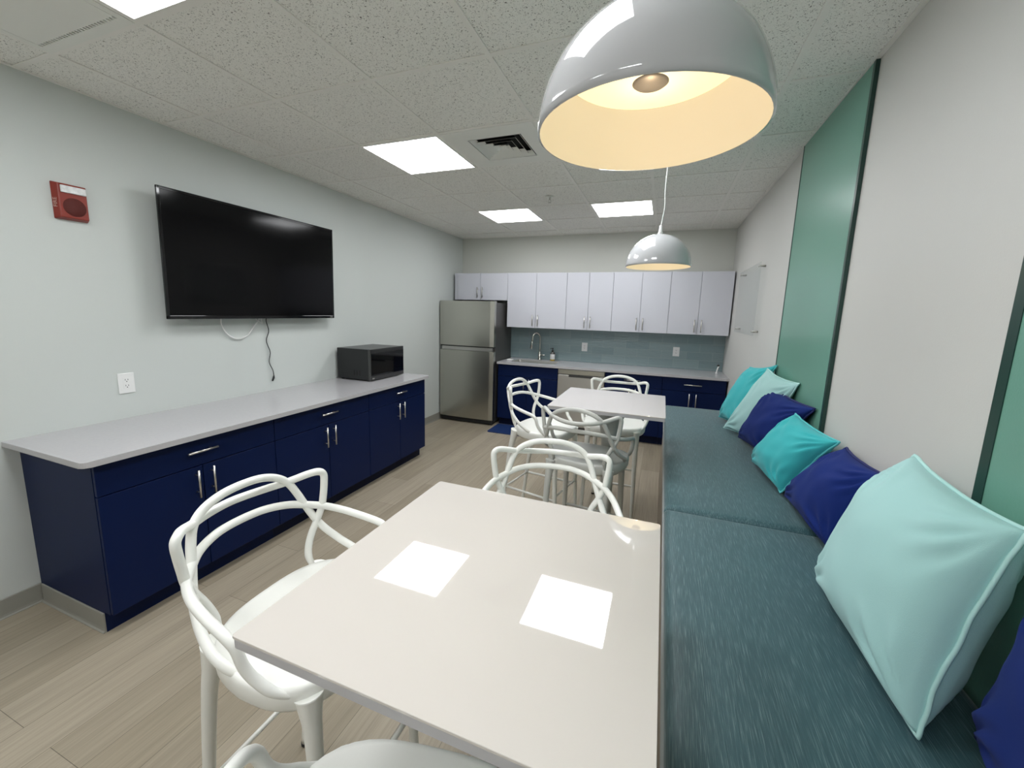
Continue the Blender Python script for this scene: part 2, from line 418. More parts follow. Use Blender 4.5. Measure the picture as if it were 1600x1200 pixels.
x0, y0 = GX[2], 2.344; x1, y1 = x0 + 0.6096, y0 + 0.6096
t = thing('air_diffuser', 'white square ceiling air vent with stepped louvres beside bright light panel', 'air vent', ((x0 + x1) / 2, (y0 + y1) / 2, H))
cx, cy, hw = 1.868, 2.662, 0.178
bm = B(); a = 0.008
box(bm, x0 + a, cx - hw, y0 + a, y1 - a, H - 0.004, H + 0.004); box(bm, cx + hw, x1 - a, y0 + a, y1 - a, H - 0.004, H + 0.004)
box(bm, cx - hw, cx + hw, y0 + a, cy - hw, H - 0.004, H + 0.004); box(bm, cx - hw, cx + hw, cy + hw, y1 - a, H - 0.004, H + 0.004)
obj('face_plate', bm, M['ventmetal'], t)
bm = box(B(), cx - hw - 0.01, cx + hw + 0.01, cy - hw - 0.01, cy + hw + 0.01, H + 0.05, H + 0.056)
for a_ in ((cx - hw - .01, cx - hw - .002, cy - hw - .01, cy + hw + .01), (cx + hw + .002, cx + hw + .01, cy - hw - .01, cy + hw + .01), (cx - hw, cx + hw, cy - hw - .01, cy - hw - .002), (cx - hw, cx + hw, cy + hw + .002, cy + hw + .01)): box(bm, *a_, H + 0.0045, H + 0.05)
obj('duct_box', bm, M['dark'], t)  # dark side walls added to deepen the shade behind the louvres
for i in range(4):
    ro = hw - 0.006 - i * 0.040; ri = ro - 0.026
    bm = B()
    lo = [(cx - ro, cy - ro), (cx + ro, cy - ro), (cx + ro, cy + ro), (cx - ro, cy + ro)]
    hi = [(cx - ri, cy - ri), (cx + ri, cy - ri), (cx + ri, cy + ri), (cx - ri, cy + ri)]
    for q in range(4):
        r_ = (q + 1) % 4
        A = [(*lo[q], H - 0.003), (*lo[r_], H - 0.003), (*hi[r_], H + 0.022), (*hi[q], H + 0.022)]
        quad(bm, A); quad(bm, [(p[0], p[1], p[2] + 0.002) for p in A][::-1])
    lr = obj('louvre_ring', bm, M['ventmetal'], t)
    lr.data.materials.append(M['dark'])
    for fi, f_ in enumerate(lr.data.polygons): f_.material_index = fi % 2  # upper blade faces blackened, painting in the shade between louvres
obj('centre_plate', box(B(), cx - 0.022, cx + 0.022, cy - 0.022, cy + 0.022, H - 0.002, H + 0.006), M['ventmetal'], t)

x0, y0 = GX[0], 0.515; x1, y1 = x0 + 0.6096, y0 + 0.6096
t = thing('return_vent', 'flat ceiling return panel with thin toothed slot at the top left', 'air vent', ((x0 + x1) / 2, (y0 + y1) / 2, H))
bm = B()
box(bm, x0 + 0.006, x0 + 0.036, y0 + 0.006, y1 - 0.006, H - 0.004, H + 0.01); box(bm, x1 - 0.036, x1 - 0.006, y0 + 0.006, y1 - 0.006, H - 0.004, H + 0.01)
box(bm, x0 + 0.036, x1 - 0.036, y1 - 0.046, y1 - 0.006, H - 0.004, H + 0.01); box(bm, x0 + 0.036, x1 - 0.036, y0 + 0.006, y0 + 0.036, H - 0.004, H + 0.01)
obj('frame', bm, M['ventmetal'], t)
obj('inner_panel', box(B(), x0 + 0.038, x1 - 0.038, y0 + 0.038, y1 - 0.060, H - 0.004, H + 0.006), M['ventmetal'], t)
obj('slot_backing', box(B(), x0 + 0.036, x1 - 0.036, y0 + 0.036, y1 - 0.046, H + 0.012, H + 0.016), M['dark'], t)
bm = B()
for i in range(27):
    xx = x0 + 0.045 + i * 0.0195
    box(bm, xx, xx + 0.009, y1 - 0.060, y1 - 0.046, H - 0.003, H + 0.004)
obj('slot_teeth', bm, M['ventmetal'], t)

t = thing('fire_sprinkler', 'tiny pendent fire sprinkler on the ceiling between the far lights', 'sprinkler', (1.864, 3.844, H))
obj('escutcheon', lathe(B(), [(0.034, H - 0.001), (0.03, H - 0.007), (0.012, H - 0.009)], 1.864, 3.844, 20, True, True), M['ventmetal'], t)
bm = tube(B(), [(1.864, 3.844, H - 0.008), (1.864, 3.844, H - 0.03)], 0.007, 10)
for s in (-1, 1): tube(bm, [(1.864 + s * 0.006, 3.844, H - 0.028), (1.864 + s * 0.013, 3.844, H - 0.04), (1.864, 3.844, H - 0.055)], 0.0025, 8)
obj('sprinkler_frame', bm, M['steel_bar'], t)
obj('deflector', lathe(B(), [(0.001, H - 0.057), (0.016, H - 0.057), (0.016, H - 0.055), (0.001, H - 0.055)], 1.864, 3.844, 16, True, True), M['steel_bar'], t)

# ------------------------------------------------------------------ pendant lamps
def pendant(cx, cy, zr, label, wig):
    R, hd = 0.191, 0.193
    t = thing('pendant_lamp', label, 'pendant lamp', (cx, cy, zr), group='white dome pendant lamps')
    pr = [(R * math.sin(a), zr + hd * math.cos(a)) for a in [PI / 2 * i / 24 for i in range(24, 2, -1)]] + [(0.022, zr + hd), (0.014, zr + hd + 0.004)]
    obj('shade', lathe(B(), [(R - 0.004, zr - 0.001)] + [(R, zr)] + pr[1:], cx, cy, 64), M['lampwhite'], t)
    ri = R - 0.004
    pi_ = [(ri * math.sin(a), zr - 0.001 + (hd - 0.004) * math.cos(a)) for a in [PI / 2 * i / 24 for i in range(24, 5, -1)]]
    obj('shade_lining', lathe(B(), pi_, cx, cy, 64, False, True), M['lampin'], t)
    zd = zr + 0.080; ze = zr + 0.104; rd = 0.147
    pd = [(0.030, zd)] + [(0.030 + (rd - 0.030) * i / 10, zd + (ze - zd) * (i / 10) ** 1.8) for i in range(1, 11)] + [(rd - 0.002, ze + 0.004), (0.02, ze + 0.006)]
    obj('diffuser', lathe(B(), pd, cx, cy, 64), M['glow'], t)
    obj('centre_cap', lathe(B(), [(0.001, zd - 0.003), (0.026, zd - 0.003), (0.0305, zd + 0.0005), (0.0305, zd + 0.01)], cx, cy, 32, True, False), M['cap'], t)
    obj('cord_grip', lathe(B(), [(0.015, zr + hd + 0.002), (0.013, zr + hd + 0.012), (0.0105, zr + hd + 0.016), (0.0095, zr + hd + 0.046), (0.005, zr + hd + 0.052)], cx, cy, 24, True, True), M['cordw'], t)
    P = [(cx, cy, zr + hd + 0.045), (cx + wig, cy, zr + hd + 0.09), (cx + 2.2 * wig, cy, zr + hd + 0.16), (cx + 1.4 * wig, cy, zr + hd + 0.26), (cx + 1.8 * wig, cy, zr + hd + 0.38), (cx + 2.4 * wig, cy, H - 0.02)]
    obj('cord', tube(B(), spline(P, 6), 0.0032, 8), M['cordw'], t)
    obj('canopy', lathe(B(), [(0.055, H - 0.002), (0.055, H - 0.012), (0.045, H - 0.022), (0.008, H - 0.026)], cx + 2.4 * wig, cy, 32, True, True), M['lampwhite'], t)
    L = bpy.data.lights.new('pendant_fill', 'POINT'); L.energy = 0.42; L.color = (1.0, 0.74, 0.43); L.shadow_soft_size = 0.0  # unseen point light added below the diffuser to brighten the lining
    lo = bpy.data.objects.new('pendant_fill', L); COL.objects.link(lo); lo.parent = t; lo.location = (0, 0, 0.02)
    return t
pendant(2.890, 0.80, 1.89, 'large near white dome pendant lamp with glowing warm inside', 0.004)
pendant(2.883, 2.72, 1.870, 'smaller-looking far white dome pendant lamp before the white wall cabinets', 0.006)

# ------------------------------------------------------------------ cabinets
def bar_handle(p, axis, L, out):
    """bar pull centred at p (on the door face) along axis ('x','y','z'), standing off along out"""
    p = Vector(p); o = Vector(out); a = {'x': Vector((1, 0, 0)), 'y': Vector((0, 1, 0)), 'z': Vector((0, 0, 1))}[axis]
    bm = B(); c = p + o * 0.030
    tube(bm, [c - a * L / 2, c + a * L / 2], 0.0058, 12)
    for s in (-1, 1): tube(bm, [p + a * s * L * 0.31, c + a * s * L * 0.31], 0.0042, 10)
    return bm

def left_cabinet(y0, y1, label):
    t = thing('base_cabinet', label, 'cabinet', (0.32, (y0 + y1) / 2, 0), group='navy base cabinets along the left wall')
    bm = B(); box(bm, 0.002, 0.618, y0 + 0.0005, y1 - 0.0005, 0.105, 0.857); box(bm, 0.002, 0.569, y0 + 0.0005, y1 - 0.0005, 0.0, 0.105)
    obj('carcass', bm, M['navy_in'] if y0 > 1 else M['navy'], t)
    g = 0.0022; ym = (y0 + y1) / 2
    d = obj('drawer_front', box(B(), 0.62, 0.639, y0 + g, y1 - g, 0.699, 0.855, 0.0012, 1), M['navy'], t)
    obj('handle', bar_handle((0.639, ym - 0.005, 0.783), 'y', 0.155, (1, 0, 0)), M['steel_bar'], d)
    for s, (a, b) in ((-1, (y0 + g, ym - g)), (1, (ym + g, y1 - g))):
        d = obj('door', box(B(), 0.62, 0.639, a, b, 0.108, 0.694, 0.0012, 1), M['navy'], t)
        obj('handle', bar_handle((0.639, ym + s * 0.04, 0.604), 'z', 0.155, (1, 0, 0)), M['steel_bar'], d)
    return t
left_cabinet(0.945, 1.844, 'near navy two-door cabinet under the left counter, with exposed dark end panel')
left_cabinet(1.844, 2.757, 'middle navy two-door cabinet with drawer under the left counter')
left_cabinet(2.757, 3.637, 'far navy two-door cabinet with drawer, below the microwave')
struct('baseboard_cabinet', cove(B(), (0.015, 0.945, 0), (0.569, 0.945, 0), (0, -1, 0)), M['base'])

o = obj('countertop', prism(B(), rrect(0.0, 0.685, 0.892, 3.662, 0.03, 6, (1, 0, 0, 1)), 0.857, 0.885, 0.003), M['counter'], None, (0.34, 2.28, 0.857))
tag(o, 'long pale grey quartz countertop on the navy cabinets along the left wall', 'countertop')

def back_cabinet(x0, x1, label, sink=False):
    yf = 5.115
    t = thing('base_cabinet', label, 'cabinet', ((x0 + x1) / 2, yf + 0.3, 0), group='navy base cabinets along the back wall')
    bm = B()
    if sink:
        box(bm, x0 + .0005, x0 + .02, yf + 0.022, YB - .002, 0.105, 0.862); box(bm, x1 - .02, x1 - .0005, yf + 0.022, YB - .002, 0.105, 0.862)
        box(bm, x0 + .02, x1 - .02, yf + 0.022, YB - .002, 0.105, 0.125); box(bm, x0 + .02, x1 - .02, yf + 0.022, yf + 0.04, 0.72, 0.862)
    else: box(bm, x0 + .0005, x1 - .0005, yf + 0.022, YB - .002, 0.105, 0.862)
    box(bm, x0 + .0005, x1 - .0005, yf + 0.075, YB - .002, 0.0, 0.105)
    obj('carcass', bm, M['navy_in'], t)
    g = 0.0022; xm = (x0 + x1) / 2
    d = obj('drawer_front', box(B(), x0 + g, x1 - g, yf, yf + 0.02, 0.705, 0.860, 0.0012, 1), M['navy'], t)
    if not sink: obj('handle', bar_handle((xm - 0.008, yf, 0.785), 'x', 0.19, (0, -1, 0)), M['steel_bar'], d)
    for s, (a, b) in ((-1, (x0 + g, xm - g)), (1, (xm + g, x1 - g))):
        d = obj('door', box(B(), a, b, yf, yf + 0.02, 0.108, 0.700, 0.0012, 1), M['navy'], t)
        obj('handle', bar_handle((xm + s * 0.037, yf, 0.605), 'z', 0.155, (0, -1, 0)), M['steel_bar'], d)
    return t
back_cabinet(0.872, 1.712, 'navy sink cabinet between refrigerator and dishwasher', True)
back_cabinet(2.318, 2.99, 'navy drawer cabinet right of the dishwasher, behind the far table')
back_cabinet(2.99, 3.672, 'navy drawer cabinet at the right wall, seen above the bench end')

# back countertop with sink cut-out
bm = B(); z0, z1 = 0.865, 0.895; ya, yb = 5.082, YB - 0.001
sx0, sx1, sy0, sy1 = 1.02, 1.63, 5.20, 5.565
for a in ((0.866, sx0, ya, yb), (sx1, W - 0.001, ya, yb), (sx0, sx1, ya, sy0), (sx0, sx1, sy1, yb)): box(bm, *a, z0, z1)
bmesh.ops.remove_doubles(bm, verts=bm.verts, dist=1e-5)
o = obj('countertop', bm, M['counter'], None, (2.28, 5.4, 0.865))
tag(o, 'pale grey quartz countertop with sink along the back wall', 'countertop')
t = thing('kitchen_sink', 'rectangular stainless sink set into the back countertop', 'sink', (1.32, 5.38, 0.68))
bm = B(); a = 0.004
pts_t = rrect(sx0 + .001, sx1 - .001, sy0 + .001, sy1 - .001, 0.02); pts_b = rrect(sx0 + 0.02, sx1 - 0.02, sy0 + 0.02, sy1 - 0.02, 0.04)
top = [bm.verts.new((x, y, 0.888)) for x, y in pts_t]; bot = [bm.verts.new((x, y, 0.69)) for x, y in pts_b]
for i in range(len(top)):
    j = (i + 1) % len(top); bm.faces.new((top[i], top[j], bot[j], bot[i]))
bm.faces.new(bot)
obj('basin', bm, M['steel_l'], t)
obj('drain', lathe(B(), [(0.001, 0.693), (0.042, 0.693), (0.045, 0.6915)], 1.33, 5.40, 24, True), M['chrome'], t)

t = thing('faucet', 'tall nickel gooseneck faucet with pull-down spray behind the sink', 'faucet', (1.312, 5.615, 0.895))
fx, fy = 1.312, 5.615
obj('base', lathe(B(), [(0.028, 0.895), (0.028, 0.902), (0.021, 0.908), (0.021, 1.00), (0.016, 1.01)], fx, fy, 24, True, True), M['chrome'], t)
d = Vector((-0.80, -0.60, 0)).normalized()
arc = [Vector((fx, fy, 1.0)), Vector((fx, fy, 1.15))] + [Vector((fx, fy, 1.195)) + d * (0.058 - 0.058 * math.cos(a)) + Vector((0, 0, 0.088 * math.sin(a))) for a in [PI * i / 10 for i in range(1, 10)]]
e = Vector((fx, fy, 1.195)) + d * 0.116
obj('gooseneck', tube(B(), spline(arc + [e, e + Vector((-.004, 0, -0.03))], 4), 0.0115, 14), M['chrome'], t)
e2 = e + Vector((-.004, 0, -0.03))
obj('spray_head', tube(B(), [e2, e2 + Vector((-.004, 0, -0.03)), e2 + Vector((-.009, 0, -0.105)), e2 + Vector((-.0095, 0, -0.112))], [0.0125, 0.015, 0.0185, 0.016], 16), M['chrome'], t)
obj('lever', tube(B(), [(fx + 0.015, fy - 0.008, 0.965), (fx + 0.045, fy - 0.02, 0.968), (fx + 0.085, fy - 0.03, 0.972)], [0.010, 0.008, 0.0065], 12), M['chrome'], t)

t = thing('soap_bottle', 'amber hand soap bottle with black pump beside the faucet', 'soap bottle', (1.508, 5.60, 0.895))
cx, cy = 1.508, 5.60
obj('bottle', lathe(B(), [(0.030, 0.895), (0.034, 0.899), (0.034, 0.92)], cx, cy, 28, True), M['soap'], t)
obj('bottle_shoulder', lathe(B(), [(0.034, 0.99), (0.033, 1.0), (0.022, 1.016), (0.014, 1.022), (0.014, 1.03)], cx, cy, 28), M['soapbrown'], t)
obj('label_band', lathe(B(), [(0.034, 0.919), (0.0345, 0.921), (0.0345, 0.988), (0.034, 0.991)], cx, cy, 28), M['soaplabel'], t)
bm = lathe(B(), [(0.0155, 1.028), (0.0155, 1.044), (0.006, 1.047), (0.006, 1.068), (0.010, 1.069), (0.010, 1.078)], cx, cy, 20, True, True)
tube(bm, [(cx, cy, 1.073), (cx - 0.02, cy - 0.02, 1.073), (cx - 0.028, cy - 0.028, 1.068)], 0.0045, 8)
obj('pump', bm, M['rubber'], t)

o = obj('sponge', box(B(), 0.925, 1.005, 5.30, 5.36, 0.895, 0.913, 0.006, 3), M['plate'], None, (0.965, 5.33, 0.895))
tag(o, 'small white sponge lying on the counter at the sink\'s left end', 'sponge')
t = thing('dish_brush', 'slim white brush with dark tip standing at the counter\'s right end', 'brush', (3.605, 5.50, 0.895))
obj('brush_handle', tube(B(), spline([(3.600, 5.50, 0.897), (3.603, 5.50, 0.93), (3.612, 5.505, 0.965), (3.622, 5.51, 0.985)], 5), [0.010] + [0.0075] * 14 + [0.009], 12), M['plate'], t)
obj('brush_tip', tube(B(), [(3.622, 5.51, 0.983), (3.617, 5.51, 0.992), (3.60, 5.508, 0.993)], [0.010, 0.012, 0.009], 12), M['slot'], t)
obj('brush_foot', lathe(B(), [(0.016, 0.895), (0.016, 0.899), (0.010, 0.902)], 3.600, 5.50, 20, True, True), M['plate'], t)

# dishwasher
t = thing('dishwasher', 'stainless dishwasher under the back counter, between navy cabinets', 'dishwasher', (2.015, 5.4, 0))
obj('body', box(B(), 1.716, 2.314, 5.14, YB - 0.01, 0.01, 0.86), M['dsteel'], t)
obj('control_panel', box(B(), 1.718, 2.312, 5.108, 5.14, 0.795, 0.858, 0.003), M['steel'], t)
d = obj('door', box(B(), 1.718, 2.312, 5.104, 5.14, 0.11, 0.785, 0.004), M['steel_l'], t)
obj('pocket_handle', box(B(), 1.86, 2.17, 5.1015, 5.1035, 0.762, 0.786, 0.0008, 1), M['dsteel'], d)
obj('toe_plate', box(B(), 1.72, 2.31, 5.17, 5.185, 0.0, 0.105), M['dark'], t)

# backsplash
o = struct('wall_backsplash', box(B(), 0.80, W - 0.0005, YB - 0.009, YB - 0.0005, 0.8955, 1.358), M['splash'])

# wall cabinets
def wall_cabinet(x0, x1, z0, label, xm=None):
    yf = 5.388; z1 = 2.103
    t = thing('wall_cabinet', label, 'wall cabinet', ((x0 + x1) / 2, 5.55, z0), group='white wall cabinets on the back wall')
    obj('carcass', box(B(), x0 + .0005, x1 - .0005, yf + 0.021, YB - 0.0005, z0, z1), M['white_lam'], t)
    g = 0.0018; xm = xm or (x0 + x1) / 2
    for s, (a, b) in ((-1, (x0 + g, xm - g)), (1, (xm + g, x1 - g))):
        d = obj('door', box(B(), a, b, yf, yf + 0.0195, z0 + 0.001, z1 - 0.001, 0.0015, 1), M['white_lam'], t)
        obj('handle', bar_handle((xm + s * 0.038, yf, z0 + 0.105), 'z', 0.15, (0, -1, 0)), M['steel_bar'], d)
    return t
wall_cabinet(0.096, 0.877, 1.725, 'short white two-door cabinet above the refrigerator', 0.459)
wall_cabinet(0.877, 1.716, 1.358, 'white two-door wall cabinet above the sink faucet', 1.295)
wall_cabinet(1.716, 2.316, 1.358, 'narrow white two-door wall cabinet above the dishwasher', 2.010)
wall_cabinet(2.316, 2.993, 1.358, 'white two-door wall cabinet directly below the far pendant lamp', 2.662)
wall_cabinet(2.993, 3.672, 1.358, 'white two-door wall cabinet at the right wall, beside the acrylic sheet', 3.329)
o = struct('trim_1', box(B(), 0.045, 0.0955, 5.40, YB - 0.001, 1.725, 2.103), M['white_lam'])

# ------------------------------------------------------------------ refrigerator
t = thing('refrigerator', 'stainless top-freezer refrigerator in the back left corner', 'refrigerator', (0.43, 5.35, 0))
obj('cabinet_body', box(B(), 0.030, 0.838, 5.075, 5.69, 0.03, 1.685, 0.006), M['fridge_side'], t)
def fdoor(z0, z1):
    n = 14; bm = B(); x0, x1 = 0.022, 0.844
    poly = [(x0, 5.072)] + [(x0 + (x1 - x0) * i / n, 5.006 - 0.012 * (1 - (2 * i / n - 1) ** 2) + (0.006 if i in (0, n) else 0)) for i in range(n + 1)] + [(x1, 5.072)]
    return prism(bm, poly[::-1], z0, z1, 0.003)
f1 = obj('freezer_door', fdoor(1.092, 1.70), M['steel'], t)
f2 = obj('fridge_door', fdoor(0.075, 1.026), M['steel'], t)
obj('handle_pocket', box(B(), 0.05, 0.82, 5.012, 5.06, 1.028, 1.076, 0.004), M['steel_l'], t)
obj('door_gasket', box(B(), 0.03, 0.836, 5.02, 5.072, 1.077, 1.091), M['dark'], t)
obj('hinge_cover', box(B(), 0.76, 0.83, 5.03, 5.13, 1.6855, 1.71, 0.006), M['fridge_side'], t)
obj('toe_grille', box(B(), 0.035, 0.835, 5.03, 5.08, 0.012, 0.07), M['dark'], t)
for x in (0.08, 0.78):
    for y in (5.10, 5.62): obj('leveling_foot', lathe(B(), [(0.018, 0.0), (0.018, 0.03)], x, y, 14, True, True), M['rubber'], t)

o = obj('floor_mat', prism(B(), rrect(0.885, 1.68, 4.735, 5.14, 0.03), 0.0, 0.012, 0.003), M['mat'], None, (1.28, 4.93, 0))
tag(o, 'dark blue rubber mat on the floor before the sink cabinet', 'floor mat')

# ------------------------------------------------------------------ microwave
t = thing('microwave', 'black countertop microwave on the far end of the left counter', 'microwave', (0.22, 3.3, 0.885))
obj('body', box(B(), 0.035, 0.40, 3.045, 3.562, 0.897, 1.188, 0.004), M['black'], t)
f = obj('front_frame', box(B(), 0.40, 0.428, 3.043, 3.564, 0.895, 1.190, 0.004), M['dsteel'], t)
obj('door_glass', box(B(), 0.4281, 0.431, 3.057, 3.556, 0.935, 1.152, 0.001, 1), M['blackglass'], f)
bm = B()
for i in range(3): box(bm, 0.23 + i * 0.032, 0.245 + i * 0.032, 3.0436, 3.0448, 0.935, 0.985)
obj('side_vents', bm, M['dark'], t)
for x in (0.07, 0.37):
    for y in (3.08, 3.53): obj('foot', lathe(B(), [(0.014, 0.885), (0.012, 0.897)], x, y, 12, True, True), M['rubber'], t)
obj('badge', box(B(), 0.4281, 0.4290, 3.068, 3.098, 0.907, 0.917), M['steel_bar'], f)

# ------------------------------------------------------------------ television
t = thing('television', 'large black flat television mounted tilted on the left wall', 'television', (0.10, 2.277, 1.47))
y0, y1, zb, zt = 1.598, 2.957, 1.470, 2.250
def tilt(bm, x0):
    k = 0.0150 / (zt - zb)
    for v in bm.verts: v.co.x += (v.co.z - zb) * k + x0
    return bm
obj('back_case', tilt(box(B(), -0.045, -0.006, y0 + 0.03, y1 - 0.03, zb + 0.04, zt - 0.04, 0.012), 0.10), M['black'], t)
bm = B(); fr = 0.016
box(bm, -0.01, 0.004, y0, y0 + fr, zb, zt, 0.002); box(bm, -0.01, 0.004, y1 - fr, y1, zb, zt, 0.002)
box(bm, -0.01, 0.004, y0, y1, zt - fr, zt, 0.002); box(bm, -0.01, 0.004, y0, y1, zb, zb + 0.022, 0.002)
fr_ = obj('bezel', tilt(bm, 0.10), M['blackglass'], t)
obj('screen', tilt(box(B(), -0.01, 0.0015, y0 + fr, y1 - fr, zb + 0.022, zt - fr), 0.10), M['screen'], t)
obj('badge', tilt(box(B(), 0.0042, 0.0048, y1 - 0.05, y1 - 0.02, zb + 0.008, zb + 0.013), 0.10), M['steel_bar'], t)
bm = box(B(), 0.001, 0.012, 2.0, 2.55, 1.62, 2.08); box(bm, 0.012, 0.062, 2.08, 2.12, 1.66, 2.02); box(bm, 0.012, 0.062, 2.43, 2.47, 1.66, 2.02)
obj('wall_bracket', bm, M['dark'], t)
P = [(0.03, 1.975, 1.50), (0.02, 1.978, 1.43), (0.016, 2.02, 1.355), (0.014, 2.09, 1.320), (0.014, 2.17, 1.342), (0.016, 2.22, 1.40), (0.022, 2.262, 1.455), (0.03, 2.27, 1.50)]
o = obj('cable', tube(B(), spline(P, 8), 0.0048, 8), M['cordw'], None, (0.02, 2.12, 1.32)); tag(o, 'white cable looping below the television', 'cable', 'cables hanging below the television')
t = thing('cable', 'thin black cable dangling below the television with a plug end', 'cable', (0.02, 2.34, 0.95), group='cables hanging below the television')
P = [(0.03, 2.335, 1.50), (0.02, 2.328, 1.45), (0.014, 2.350, 1.37), (0.013, 2.325, 1.29), (0.013, 2.352, 1.20), (0.013, 2.338, 1.12), (0.013, 2.366, 1.05), (0.013, 2.372, 1.0)]
obj('wire', tube(B(), spline(P, 8), 0.0032, 8), M['black'], t)
obj('plug', tube(B(), [(0.013, 2.373, 1.008), (0.013, 2.370, 0.99), (0.013, 2.357, 0.962)], [0.004, 0.008, 0.006], 10), M['black'], t)
o = obj('cable', tube(B(), spline([(0.03, 2.30, 1.50), (0.015, 2.292, 1.46), (0.012, 2.30, 1.432), (0.014, 2.276, 1.444), (0.02, 2.245, 1.462), (0.03, 2.235, 1.50)], 8), 0.0042, 8), M['cordw'], None, (0.02, 2.27, 1.44)); tag(o, 'short white cable knot just under the television\'s lower edge', 'cable', 'cables hanging below the television')

# ------------------------------------------------------------------ alarm + outlets
t = thing('fire_alarm', 'red wall alarm with clear strobe lens and round speaker', 'fire alarm', (0.0, 1.257, 1.975))
def frus(bm, x0, x1, a, b):
    lo = [bm.verts.new((x0, y, z)) for y, z in a]; hi = [bm.verts.new((x1, y, z)) for y, z in b]
    n = len(lo); bm.faces.new(lo); bm.faces.new(hi[::-1])
    for i in range(n): bm.faces.new((lo[i], lo[(i + 1) % n], hi[(i + 1) % n], hi[i]))
    return bm
bm = frus(B(), 0.0005, 0.034, [(1.190, 1.98), (1.323, 1.98), (1.323, 2.163), (1.190, 2.163)], [(1.205, 1.99), (1.316, 1.99), (1.316, 2.156), (1.205, 2.156)])
bmesh.ops.bevel(bm, geom=bm.edges[:], offset=0.004, segments=2, profile=0.5, affect='EDGES')
obj('housing', bm, M['red'], t)
obj('strobe_lens', box(B(), 0.0335, 0.044, 1.213, 1.312, 2.112, 2.148, 0.004), M['lens'], t)
bm = B()
lathe(bm, [(0.001, 0.0), (0.044, 0.0), (0.046, -0.003)], 0, 0, 36, True)
bmesh.ops.rotate(bm, verts=bm.verts, cent=(0, 0, 0), matrix=Matrix.Rotation(PI / 2, 3, 'Y'))
bmesh.ops.translate(bm, verts=bm.verts, vec=(0.0365, 1.263, 2.046))
obj('speaker_grille', bm, M['redgrille'], t)
cu = bpy.data.curves.new('alarm_lettering', 'FONT'); cu.body = 'FIRE'; cu.size = 0.026; cu.align_x = 'CENTER'; cu.align_y = 'CENTER'; cu.extrude = 0.0003
cu.materials.append(M['letter'])
tmp = bpy.data.objects.new('tmp', cu); COL.objects.link(tmp); bpy.context.view_layer.update()
lm = bpy.data.meshes.new_from_object(tmp.evaluated_get(bpy.context.evaluated_depsgraph_get())); bpy.data.objects.remove(tmp)
lt = bpy.data.objects.new('lettering', lm); COL.objects.link(lt); lt.parent = t
# reads bottom-to-top on the bevelled side that faces -y
nrm = Vector((0.015, -0.0335, 0)).normalized(); rd = Vector((0, 0, 1)); upv = nrm.cross(rd)
mt = Matrix((rd, upv, nrm)).transposed().to_4x4(); mt.translation = Vector((0.019, 1.1965 - 1.257, 2.06 - 1.975)) + nrm * 0.0006
lt.matrix_local = mt

def outlet_left(y, z, label):
    t = thing('wall_outlet', label, 'outlet', (0.0, y, z))
    obj('cover_plate', box(B(), 0.0003, 0.0065, y - 0.040, y + 0.040, z - 0.060, z + 0.060, 0.003), M['plate'], t)
    r = obj('receptacle', box(B(), 0.0066, 0.0082, y - 0.0168, y + 0.0168, z - 0.034, z + 0.034, 0.0006, 1), M['plate'], t)
    bm = B()
    for dz in (0.017, -0.017):
        for dy in (-0.0065, 0.0065): box(bm, 0.0083, 0.0086, y + dy - 0.0013, y + dy + 0.0013, z + dz, z + dz + 0.008)
        box(bm, 0.0083, 0.0086, y - 0.0024, y + 0.0024, z + dz - 0.009, z + dz - 0.004)
    obj('slots', bm, M['slot'], r)
    return t
outlet_left(1.405, 1.093, 'white duplex wall outlet above the left counter')
def outlet_back(x, z, label):
    t = thing('wall_outlet', label, 'outlet', (x, YB - 0.01, z))
    y = YB - 0.0093
    obj('cover_plate', box(B(), x - 0.040, x + 0.040, y - 0.006, y, z - 0.060, z + 0.060, 0.003), M['plate'], t)
    r = obj('receptacle', box(B(), x - 0.0168, x + 0.0168, y - 0.0078, y - 0.0061, z - 0.034, z + 0.034, 0.0006, 1), M['plate'], t)
    bm = B()
    for dz in (0.017, -0.017):
        for dx in (-0.0065, 0.0065): box(bm, x + dx - 0.0013, x + dx + 0.0013, y - 0.0082, y - 0.0079, z + dz, z + dz + 0.008)
        box(bm, x - 0.0024, x + 0.0024, y - 0.0082, y - 0.0079, z + dz - 0.009, z + dz - 0.004)
    obj('slots', bm, M['slot'], r)
outlet_back(1.937, 1.11, 'white outlet on the tiled backsplash, nearer the faucet')
outlet_back(3.13, 1.116, 'white outlet on the tiled backsplash, nearer the right wall')

# acrylic sheet on standoffs
t = thing('acrylic_sheet', 'clear acrylic sheet on metal standoffs on the right wall', 'sign holder', (W, 4.4, 1.42))
obj('sheet', box(B(), W - 0.046, W - 0.040, 3.875, 4.84, 1.43, 2.03, 0.001, 1), M['acrylic'], t)
for y in (3.925, 4.765):
    for z in (1.465, 2.0):
        bm = tube(B(), [(W - 0.0005, y, z), (W - 0.0395, y, z)], 0.0085, 14); tube(bm, [(W - 0.0465, y, z), (W - 0.052, y, z)], 0.011, 14)
        obj('standoff', bm, M['steel_bar'], t)

